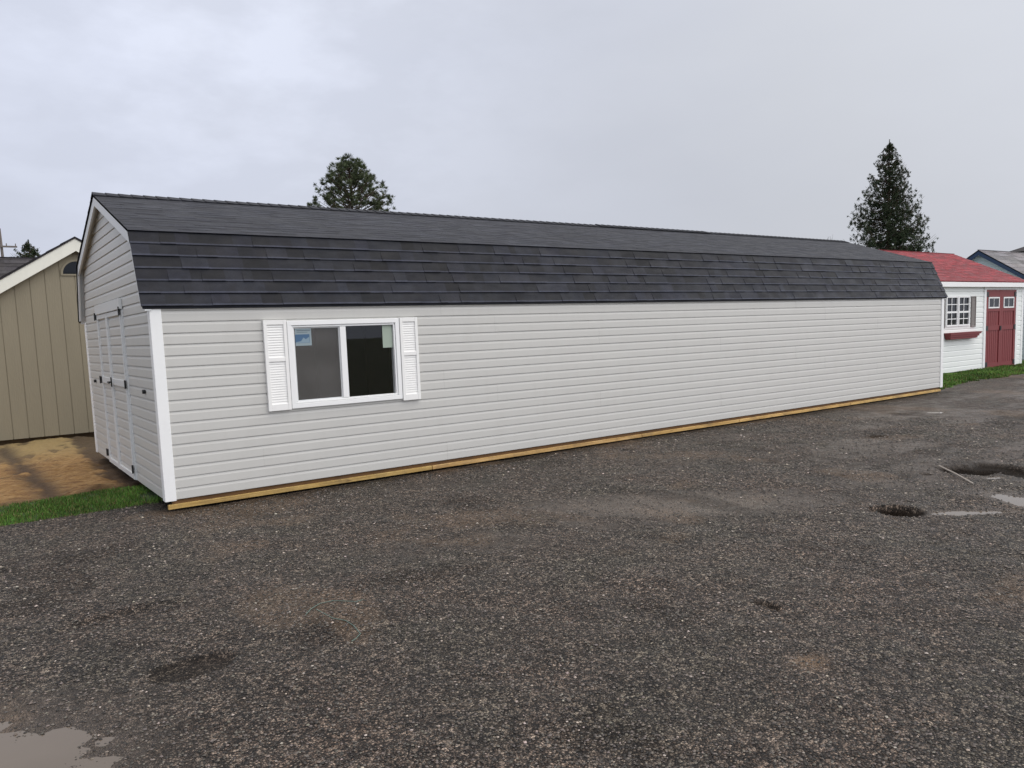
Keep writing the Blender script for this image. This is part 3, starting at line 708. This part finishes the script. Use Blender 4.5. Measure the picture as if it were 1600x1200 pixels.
# ------------------------------------------------------------------ generic gable shed
def gable_roof(root, x0, x1, y0, y1, ez, rz, mat, expo=.28, tw=(.5, 1.0), th=.04, oh=.15, contrast=.3, name='roof'):
    yc = (y0 + y1) / 2; k = (rz - ez) / (yc - y0); ya = y0 - oh; za = ez - oh * k; m = MB()
    for s in (1, -1):
        e = ya if s > 0 else 2 * yc - ya
        m.hexa([(x0, e, za - th), (x1, e, za - th), (x1, yc, rz - th), (x0, yc, rz - th), (x0, e, za), (x1, e, za), (x1, yc, rz), (x0, yc, rz)], (.8, .8, .8))
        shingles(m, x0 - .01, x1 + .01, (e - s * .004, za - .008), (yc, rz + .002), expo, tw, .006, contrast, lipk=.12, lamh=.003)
    m.box(x0 - .012, x1 + .012, yc - .03, yc + .03, rz - .002, rz + .016, (.9, .9, .9))
    return m.build(name, mat, root), ya, za, yc

# ------------------------------------------------------------------ beige shed behind left (ridge runs along y)
BX, BY, HW, BP, BE = .36, 8.35, 2.0, 3.722, 3.722 - .627 * 2.15
bs = thing('garden_shed', (BX, 10.3, 0), 'beige board shed with wide cream gable trim behind the sandy dirt on the left', 'shed')
pz = BP - .08; wl = pz - .627 * HW
m = MB(); m.prism([(BX - HW, .06), (BX + HW, .06), (BX + HW, wl), (BX, pz), (BX - HW, wl)], 'y', BY + .012, 12.4); 
x = BX - HW
while x < BX + HW - .01:   # grooved boards on the front
    xe = min(x + .244, BX + HW); top = lambda q: pz - .627 * abs(q - BX)
    pts = [(x + .006, .05), (xe - .006, .05), (xe - .006, top(xe))]
    if x < BX < xe: pts.append((BX, pz))
    pts.append((x + .006, top(x + .006))); m.prism(pts, 'y', BY, BY + .012)
    x = xe
m.build('wall', 'beige', bs)
m = MB(); m.box(BX - HW + .05, BX + HW - .05, BY + .08, 12.3, -.05, .06, (.15, .13, .1)); m.build('skid', 'timber', bs)  # block filling the gap under the shed, its shade put into the dark tone
m = MB()
for s in (1, -1):
    xe = BX + s * 2.17; ze = BP - .627 * 2.17
    m.hexa([(BX, BY - .14, BP - .035), (BX, 12.55, BP - .035), (xe, 12.55, ze - .035), (xe, BY - .14, ze - .035), (BX, BY - .14, BP), (BX, 12.55, BP), (xe, 12.55, ze), (xe, BY - .14, ze)], (1, 1, 1))
    for i in range(9):
        t0 = i / 9; xa = xe + (BX - xe) * t0; za = ze + (BP - ze) * t0; xb = xe + (BX - xe) * (t0 + 1 / 9); zb = ze + (BP - ze) * (t0 + 1 / 9); k = random.uniform(.8, 1.1)
        m.quad((xa, BY - .15, za + .014), (xa, 12.56, za + .014), (xb, 12.56, zb + .003), (xb, BY - .15, zb + .003), (k, k, k)); m.quad((xa, BY - .15, za), (xa, 12.56, za), (xa, 12.56, za + .014), (xa, BY - .15, za + .014), (k, k, k))
        m.poly([(xa, BY - .15, za), (xa, BY - .15, za + .014), (xb, BY - .15, zb + .003)], (k, k, k))
m.build('roof', 'black_shingle', bs)
m = MB()
for s in (1, -1):
    xe = BX + s * 2.15; ze = BP - .01 - .627 * 2.15
    m.hexa([(BX, BY - .125, BP - .26), (BX, BY - .10, BP - .26), (xe, BY - .10, ze - .25), (xe, BY - .125, ze - .25), (BX, BY - .125, BP - .01), (BX, BY - .10, BP - .01), (xe, BY - .10, ze), (xe, BY - .125, ze)])
m.build('fascia', 'cream', bs)
m = MB()
for s in (1, -1):
    xe = BX + s * 2.15; ze = BP - .04 - .627 * 2.15; m.quad((BX, BY - .10, BP - .045), (xe, BY - .10, ze - .005), (xe, BY, ze - .005), (BX, BY, BP - .045))
m.build('soffit', 'shutter_grey', bs)
m = MB(); cx, cz, rr = BX + .0, 3.045, .27
arc = [(cx + rr * math.cos(t), cz + rr * math.sin(t)) for t in np.linspace(0, math.pi, 20)]
arc2 = [(cx + (rr - .035) * math.cos(t), cz + (rr - .035) * math.sin(t)) for t in np.linspace(0, math.pi, 20)]
m.prism(arc2, 'y', BY - .012, BY + .004); vent = m.build('gable_window', 'dark_glass', bs)
m = MB()
for i in range(19):
    a, b, c, d = arc[i], arc[i + 1], arc2[i + 1], arc2[i]
    m.hexa([(a[0], BY - .022, a[1]), (b[0], BY - .022, b[1]), (c[0], BY - .022, c[1]), (d[0], BY - .022, d[1]), (a[0], BY, a[1]), (b[0], BY, b[1]), (c[0], BY, c[1]), (d[0], BY, d[1])])
m.box(cx - rr, cx + rr, BY - .022, BY, cz - .03, cz); m.build('window_frame', 'beige', vent)

# ------------------------------------------------------------------ dark-roofed shed far left
ds = thing('garden_shed', (-2.0, 18, 0), 'dark-roofed shed just peeking up behind the cream gable trim at the left edge', 'shed')
m = MB(); m.box(-6.4, 2.4, 15.7, 20.3, 0, 2.65); m.prism([(15.7, 2.65), (20.3, 2.65), (18, 4.1)], 'x', -6.4, 2.4); m.build('wall', 'dark_wall', ds)
gable_roof(ds, -6.6, 2.6, 15.7, 20.3, 2.75, 4.27, 'black_shingle', .2, (.3, .6))

# ------------------------------------------------------------------ white shed with red roof
WY, X0, X1 = 2.15, 18.0, 25.52; WE, WRZ, WYC = 2.50, 3.62, 4.28
ws = thing('garden_shed', ((X0 + X1) / 2, WYC, 0), 'white shed with red shingle roof and dark red double doors', 'shed')
WY1 = 2 * WYC - WY
holes = [(23.0, 24.98, 0, 2.36), (20.63, 21.98, 1.33, 2.15)]
m = MB(); siding(m, (0, WY), (1, 0), (0, -1), .06, WE, .15, lambda z: (X0 + .01, X1 - .01), holes=holes, depth=.02); m.build('wall', 'white_siding', ws)
m = MB(); siding(m, (0, WY1), (1, 0), (0, 1), .06, WE, .15, lambda z: (X0 + .01, X1 - .01), depth=.02); m.build('wall', 'white_siding', ws)
gf = lambda z: (WY, WY1) if z < WE else (WY + (z - WE) / (WRZ - .06 - WE) * (WYC - WY), WY1 - (z - WE) / (WRZ - .06 - WE) * (WYC - WY))
for xx, nn in ((X1, 1), (X0, -1)):
    m = MB(); siding(m, (xx, 0), (0, 1), (nn, 0), .06, WRZ - .07, .15, gf, depth=.02); m.build('gable_wall', 'white_siding', ws)
m = MB(); m.box(X0 + .03, X1 - .03, WY + .03, WY1 - .03, -.02, .08); m.box(X0 + .05, 20.6, WY + .01, WY + .03, .08, WE); m.box(22.0, 23.0, WY + .01, WY + .03, .08, WE); m.box(24.98, X1 - .05, WY + .01, WY + .03, .08, WE); m.build('sheathing', 'dark_wall', ws)
gable_roof(ws, X0 - .1, X1 + .08, WY, WY1, WE + .165, WRZ + .04, 'red_shingle', .14, (.2, .45), .035, .16, .22)
m = MB(); fz = WE + .165 - .16 * .45
m.box(X0 - .1, X1 + .08, WY - .165, WY - .14, fz - .165, fz - .035); m.box(X0 - .08, X1 + .06, WY - .139, WY - .003, fz - .16, fz - .145)
for s in (1, -1):
    ya = WYC - s * (WYC - WY + .14); 
    for xx in (X1 + .06, X0 - .08):
        m.hexa([(xx, ya, fz - .13), (xx + .02, ya, fz - .13), (xx + .02, WYC, WRZ - .11), (xx, WYC, WRZ - .11), (xx, ya, fz - .02), (xx + .02, ya, fz - .02), (xx + .02, WYC, WRZ), (xx, WYC, WRZ)])
m.build('fascia', 'white_trim', ws)
for xa, xb in ((X1 - .10, X1 + .025), (X0 - .025, X0 + .10)):
    m = MB(); m.box(xa, xb, WY - .028, WY + .08, .05, fz - .165); m.build('corner_trim', 'white_trim', ws)
# window pair with grilles
def small_window(x0, x1, z0, z1):
    m = MB(); frame_rect(m, x0, x1, z0, z1, .045, WY - .045, WY + .01); zm = z0 + (z1 - z0) * .47
    m.box(x0 + .045, x1 - .045, WY - .037, WY + .004, zm - .025, zm + .025); xm = (x0 + x1) / 2
    for a, b in ((z0 + .045, zm - .025), (zm + .025, z1 - .045)):
        m.box(xm - .011, xm + .011, WY - .029, WY - .012, a, b); mz = (a + b) / 2
        m.box(x0 + .045, xm - .011, WY - .027, WY - .012, mz - .011, mz + .011); m.box(xm + .011, x1 - .045, WY - .027, WY - .012, mz - .011, mz + .011)
    w_ = m.build('window', 'white_trim', ws)
    p = MB(); p.box(x0 + .04, x1 - .04, WY - .010, WY - .004, z0 + .04, z1 - .04); p.build('pane', 'dark_glass', w_)
small_window(20.60, 21.27, 1.34, 2.18); small_window(21.30, 21.97, 1.34, 2.18)
m = MB(); frame_rect(m, 22.06, 22.33, 1.30, 2.17, .03, WY - .05, WY - .02)
for i in range(20): z = 1.33 + i * .0405; m.hexa([(22.09, WY - .045, z), (22.30, WY - .045, z), (22.30, WY - .02, z), (22.09, WY - .02, z), (22.09, WY - .03, z + .0405), (22.30, WY - .03, z + .0405), (22.30, WY - .02, z + .0405), (22.09, WY - .02, z + .0405)])
m.build('shutter', 'shutter_grey', ws)
m = MB(); frame_rect(m, 20.24, 20.52, 1.30, 2.17, .03, WY - .05, WY - .02); m.box(20.27, 20.49, WY - .04, WY - .02, 1.33, 2.14); m.build('shutter', 'shutter_grey', ws)
m = MB()   # flower box: tapered, with board lines and scooped ends
m.hexa([(20.60, WY - .15, .985), (22.12, WY - .15, .985), (22.12, WY - .03, .985), (20.60, WY - .03, .985), (20.50, WY - .20, 1.15), (22.36, WY - .20, 1.15), (22.36, WY - .03, 1.15), (20.50, WY - .03, 1.15)])
for z in (1.015, 1.07, 1.125):
    k = (z - .985) / .165; m.box(20.60 - .1 * k, 22.12 + .24 * k, WY - .165 - .05 * k, WY - .153 - .05 * k, z - .022, z + .022)
m.box(20.49, 22.38, WY - .215, WY - .03, 1.151, 1.168)
m.build('flower_box', 'red_paint', ws)
# double door
m = MB(); frame_rect(m, 22.86, 25.12, -.06, 2.49, .12, WY - .040, WY - .002); 
m = MB(); m.box(22.86, 22.99, WY - .04, WY - .002, .04, 2.36); m.box(24.99, 25.12, WY - .04, WY - .002, .04, 2.36); m.box(22.86, 25.12, WY - .043, WY - .002, 2.363, 2.48); m.build('door_trim', 'white_trim', ws)
for xa, xb, hs in ((23.0, 23.985, -1), (23.99, 24.98, 1)):
    m = MB(); yb = WY - .012
    m.box(xa, xb, yb, yb + .04, .05, 2.35)
    m.box(xa, xa + .12, yb - .022, yb, .05, 2.35); m.box(xb - .12, xb, yb - .022, yb, .05, 2.35)
    for a, b in ((.05, .19), (1.16, 1.30), (1.72, 1.80), (2.15, 2.35)): m.box(xa + .12, xb - .12, yb - .020, yb, a, b)
    for q in range(1, 6):
        xx = xa + .12 + q * (xb - xa - .24) / 6; m.box(xx - .05, xx + .05, yb - .006, yb, .192, 1.158); m.box(xx - .05, xx + .05, yb - .006, yb, 1.302, 1.718)
    d = m.build('door', 'red_paint', ws)
    p = MB(); frame_rect(p, xa + .14, xb - .14, 1.81, 2.14, .04, yb - .030, yb - .001)
    xm = (xa + xb) / 2; p.box(xm - .01, xm + .01, yb - .024, yb - .004, 1.85, 2.10); fo = p.build('door_window', 'white_trim', d)
    p = MB(); p.box(xa + .18, xb - .18, yb - .016, yb - .008, 1.85, 2.10); p.build('pane', 'dark_glass', d)
    for z in (.16, 1.23, 2.22):
        h = MB(); xh = xa if hs < 0 else xb; h.box(min(xh, xh - hs * .13), max(xh, xh - hs * .13), yb - .034, yb - .023, z - .07, z + .07); h.build('hinge', 'black_iron', d)
    if hs < 0: h = MB(); h.box(xb - .09, xb - .02, yb - .05, yb - .023, 1.15, 1.28); h.build('handle', 'black_iron', d)

# ------------------------------------------------------------------ blue-trimmed shed at the right edge
QX, QYC, QP, QHW = 28.0, 4.46, 3.88, 2.3; sl_ = .655; QE = QP - sl_ * QHW - .08
qs = thing('garden_shed', (31, QYC, 0), 'pale shed with dark blue gable trim and grey roof beyond the red roof', 'shed')
m = MB(); gq = lambda z: (QYC - QHW, QYC + QHW) if z < QE else (QYC - max(0, (QP - .1 - z)) / sl_, QYC + max(0, (QP - .1 - z)) / sl_)
siding(m, (QX, 0), (0, 1), (-1, 0), .05, QP - .12, .12, gq); m.build('gable_wall', 'ice', qs)
m = MB(); siding(m, (0, QYC - QHW), (1, 0), (0, -1), .05, QE, .12, lambda z: (QX, 34)); m.build('wall', 'sage', qs)
m = MB(); m.box(QX + .02, 34, QYC - QHW + .02, QYC + QHW - .02, 0, QE); m.prism([(QYC - QHW + .02, QE), (QYC + QHW - .02, QE), (QYC, QP - .15)], 'x', QX + .02, 34); m.build('back_wall', 'sage', qs)
gable_roof(qs, QX - .2, 34.2, QYC - QHW, QYC + QHW, QP - sl_ * QHW, QP, 'grey_shingle', .28, (.4, .9))
m = MB()
for s in (1, -1):
    ya = QYC - s * (QHW + .16); za = QP - sl_ * (QHW + .16)
    m.hexa([(QX - .20, ya, za - .17), (QX - .17, ya, za - .17), (QX - .17, QYC, QP - .18), (QX - .20, QYC, QP - .18), (QX - .20, ya, za - .01), (QX - .17, ya, za - .01), (QX - .17, QYC, QP - .01), (QX - .20, QYC, QP - .01)])
m.build('rake_board', 'navy', qs)

# black-roofed building farther off
bb = thing('barn', (56, 10, 0), 'black-roofed building just visible above the grey roof at the right edge', 'barn')
m = MB(); m.box(48.9, 62, 3.4, 11.6, 0, 5.0); m.build('wall', 'sage', bb)
m = MB(); ya, yb = 3.0, 12.0
m.poly([(48.4, ya, 5.1), (62.5, ya, 5.1), (59, 7.5, 6.75), (51.5, 7.5, 6.75)]); m.poly([(62.5, yb, 5.1), (48.4, yb, 5.1), (51.5, 7.5, 6.75), (59, 7.5, 6.75)])
m.poly([(48.4, yb, 5.1), (48.4, ya, 5.1), (51.5, 7.5, 6.75)]); m.poly([(62.5, ya, 5.1), (62.5, yb, 5.1), (59, 7.5, 6.75)]); m.poly([(48.4, ya, 5.095), (48.4, yb, 5.095), (62.5, yb, 5.095), (62.5, ya, 5.095)])
m.build('roof', 'black_shingle', bb)

# ------------------------------------------------------------------ trees
def limb_verts(parts, mat, root, name):
    m = MB()
    for pts, r0, r1 in parts: m.tube(pts, r0, 5, (1, 1, 1), r1)
    return m.build(name, mat, root, smooth=True)
def tufts(P, D, S, n, wid, droop=0., cone=1.0):
    """needle tufts: P (k,3) centres, D (k,3) axis, S (k,) size"""
    k = len(P); d = RNG.normal(size=(k, n, 3)) * cone; d = d + D[:, None] * 1.1; d /= np.linalg.norm(d, axis=2, keepdims=True)
    d[..., 2] -= droop * RNG.random((k, n))
    ln = S[:, None, None] * (.55 + .6 * RNG.random((k, n, 1))); tip = P[:, None] + d * ln
    side = np.cross(d, RNG.normal(size=(k, n, 3))); side /= np.linalg.norm(side, axis=2, keepdims=True) + 1e-9
    w_ = wid * (.6 + .8 * RNG.random((k, n, 1))); b0 = P[:, None] + d * ln * .08
    mid = P[:, None] + d * ln * .55
    V = np.stack([b0, mid + side * w_, tip, mid - side * w_], 2).reshape(-1, 3)
    Fs = np.arange(len(V)).reshape(-1, 4)
    t = (.65 + .7 * RNG.random((k, 1, 1))) * (.7 + .6 * RNG.random((k, n, 1))) * np.array([1, 1, 1]) * (1 + (RNG.random((k, n, 3)) - .5) * .15)
    return V, Fs, t.reshape(-1, 3)
def pine(x, y, H, Rr, label):
    root = thing('pine_tree', (x, y, 0), label, 'tree'); parts = [([(x, y, 0), (x + .05, y, H * .5), (x, y + .05, H * .95)], .22, .03)]
    P, D, S = [], [], []
    nb = 175
    for i in range(nb):
        f = (i + random.random()) / nb; z = H * (.46 + .50 * f); env = Rr * (1.0 - f ** 1.5) ** .75 * (1.06 if f > .1 else .85); a = i * 2.399 + random.uniform(-.4, .4)
        L = max(env * random.uniform(.62, 1.0), .3); up = .12 + .85 * f + random.uniform(-.12, .18)
        dx, dy = math.cos(a), math.sin(a); pts = [(x + dx * L * t, y + dy * L * t, z + up * L * (t ** 1.5) * .75) for t in (0, .33, .66, 1)]
        parts.append((pts, .035, .010))
        for q in range(4 if L > .8 else 2):
            t = random.uniform(.55, 1.0) if q else 1.0; jit = .30 * L * .5
            c = (x + dx * L * t + random.gauss(0, jit * .5), y + dy * L * t + random.gauss(0, jit * .5), z + up * L * t ** 1.5 * .75 + random.gauss(.04, jit * .3))
            if q: parts.append(([pts[1], c], .014, .006))
            for _ in range(2):
                P.append((c[0] + random.gauss(0, .07), c[1] + random.gauss(0, .09), c[2] + random.gauss(0, .08))); D.append((dx * .35, dy * .35, .95)); S.append(random.uniform(.16, .27))
    limb_verts(parts, 'bark', root, 'trunk')
    V, Fs, t = tufts(np.array(P), np.array(D), np.array(S), 40, .011, 0, .75); bulk('crown', V, Fs, 'pine', t, root)
pine(15.77, 29.85, 10.95, 2.95, 'round-topped pine with clumped needles rising behind the left half of the long roof')
def spruce(x, y, H, Rr, label, name='spruce_tree', z0=.12, nb=330, mat='spruce', size=1.0, gap=.0, n=36):
    root = thing(name, (x, y, 0), label, 'tree'); parts = [([(x, y, 0), (x, y, H * .5), (x, y, H * 1.015)], .20 * size, .012)]
    P, D, S = [], [], []
    for i in range(nb):
        f = (i + random.random()) / nb; f = min(.995, (math.floor(f * 24) + random.random() ** 2 * .8) / 24); z = H * (z0 + (1 - z0) * f); env = Rr * (1 - f) ** .82 + .03; a = random.uniform(0, 6.283)
        L = env * random.choice((random.uniform(.6, .9), random.uniform(.85, 1.05), random.uniform(.95, 1.14))); dx, dy = math.cos(a), math.sin(a)
        def pt(t): return (x + dx * L * t, y + dy * L * t, z - .28 * L * math.sin(t * 2.2) * (1 - f * .8) + .38 * L * t ** 3 * (.6 + f * .8))
        parts.append(([pt(t) for t in (0, .35, .7, 1)], .022 * size, .005))
        k = max(3, int(L / (.13 * size)))
        for q in range(k):
            t = .22 + .78 * (q + random.random()) / k
            if random.random() < gap: continue
            c = pt(t); sp = .16 * L * (1.1 - t) + .03
            P.append((c[0] + random.gauss(0, sp), c[1] + random.gauss(0, sp), c[2] - random.random() * .16 * size)); D.append((dx * .6, dy * .6, -.35 + .9 * t * f)); S.append(random.uniform(.12, .25) * size * (1 - .45 * f))
    for q in range(16): P.append((x, y, H * (.94 + .075 * q / 16))); D.append((0, 0, 2.5)); S.append((.13 - .005 * q) * size)
    limb_verts(parts, 'bark', root, 'trunk')
    V, Fs, t = tufts(np.array(P), np.array(D), np.array(S), n, .012 * size, .25, .7); bulk('crown', V, Fs, mat, t, root)
spruce(43.6, 16.33, 11.75, 3.75, 'dark pointed spruce rising above the red roof on the right', nb=640, gap=.22, size=1.15, n=26)
spruce(3.6, 63.0, 9.9, 5.2, 'small bushy evergreen above the dark roof at the far left', 'fir_tree', nb=300, size=2.0, gap=.2, n=24)
def bare(x, y, H, label, spread=.5):
    root = thing('bare_tree', (x, y, 0), label, 'tree'); parts = []
    def grow(p, d, L, r_, lev):
        q = p + d * L; mid = p + d * L * .5 + Vector((random.gauss(0, .04), random.gauss(0, .04), 0)) * L; parts.append(([p, mid, q], r_, r_ * .6))
        if lev < 5:
            for _ in range(3 if lev else 5):
                nd = (d + Vector((random.gauss(0, spread), random.gauss(0, spread), random.gauss(.15, .2)))).normalized(); grow(p + d * L * random.uniform(.55, 1), nd, L * random.uniform(.55, .75), r_ * .55, lev + 1)
    grow(Vector((x, y, 0)), Vector((0, 0, 1)), H * .36, .10, 0)
    zmax = max(p[2] for pts, _, _ in parts for p in pts); k = H / zmax
    parts = [([(x + (p[0] - x) * k, y + (p[1] - y) * k, p[2] * k) for p in pts], a, b) for pts, a, b in parts]
    limb_verts(parts[:1], 'bark', root, 'trunk'); limb_verts(parts[1:], 'twig', root, 'crown')
bare(34.5, 13.8, 5.9, 'leafless small tree poking up just left of the spruce', .35)
bare(29.9, 44.5, 10.9, 'leafless tree whose top twigs barely clear the middle of the long roof', .3)

# utility pole
up = thing('utility_pole', (2.0, 64.2, 0), 'grey utility pole with one crossarm at the left edge of the photo', 'pole')
m = MB(); m.tube([(2.0, 64.2, 0), (1.85, 64.2, 11)], .14, 8, (1, 1, 1), .09); m.build('post', 'weathered', up)
m = MB(); m.box(.9, 2.9, 64.0, 64.1, 9.55, 9.68); m.build('crossarm', 'weathered', up)
for xx in (1.0, 1.6, 2.2, 2.8): m = MB(); m.tube([(xx, 64.05, 9.68), (xx, 64.05, 9.86)], .04, 6); m.build('insulator', 'weathered', up)

# small litter on the yard
def gpt(px, py, dz=.0):
    d = _F + _R * ((px - 800) / F_PX) - _U * ((py - 600 - PCY) / F_PX); p = CAM + d * (-CAM.z / d.z)
    z, _ = ground_z(np.array([p.x]), np.array([p.y])); return (p.x, p.y, float(z[0]) + dz)
tw = MB(); tw.tube([gpt(*p, .006) for p in ((478, 962), (486, 951), (500, 944), (520, 940), (540, 941), (556, 944), (568, 940))], .0024, 5)
tw.tube([gpt(*p, .006) for p in ((494, 952), (520, 966), (540, 969), (552, 976), (563, 986), (556, 994), (549, 997))], .0024, 5)
meta(tw.build('twine', 'twine'), 'thin loose loop of green twine lying on the gravel', 'twine')
st = MB(); st.tube([gpt(*p, 0)[:2] + (zz,) for p, zz in (((1467, 729), .01), ((1494, 743), .016), ((1521, 757), .006))], .009, 6)
meta(st.build('stick', 'stick'), 'pale stick lying along the dark muddy rut at the right', 'stick')
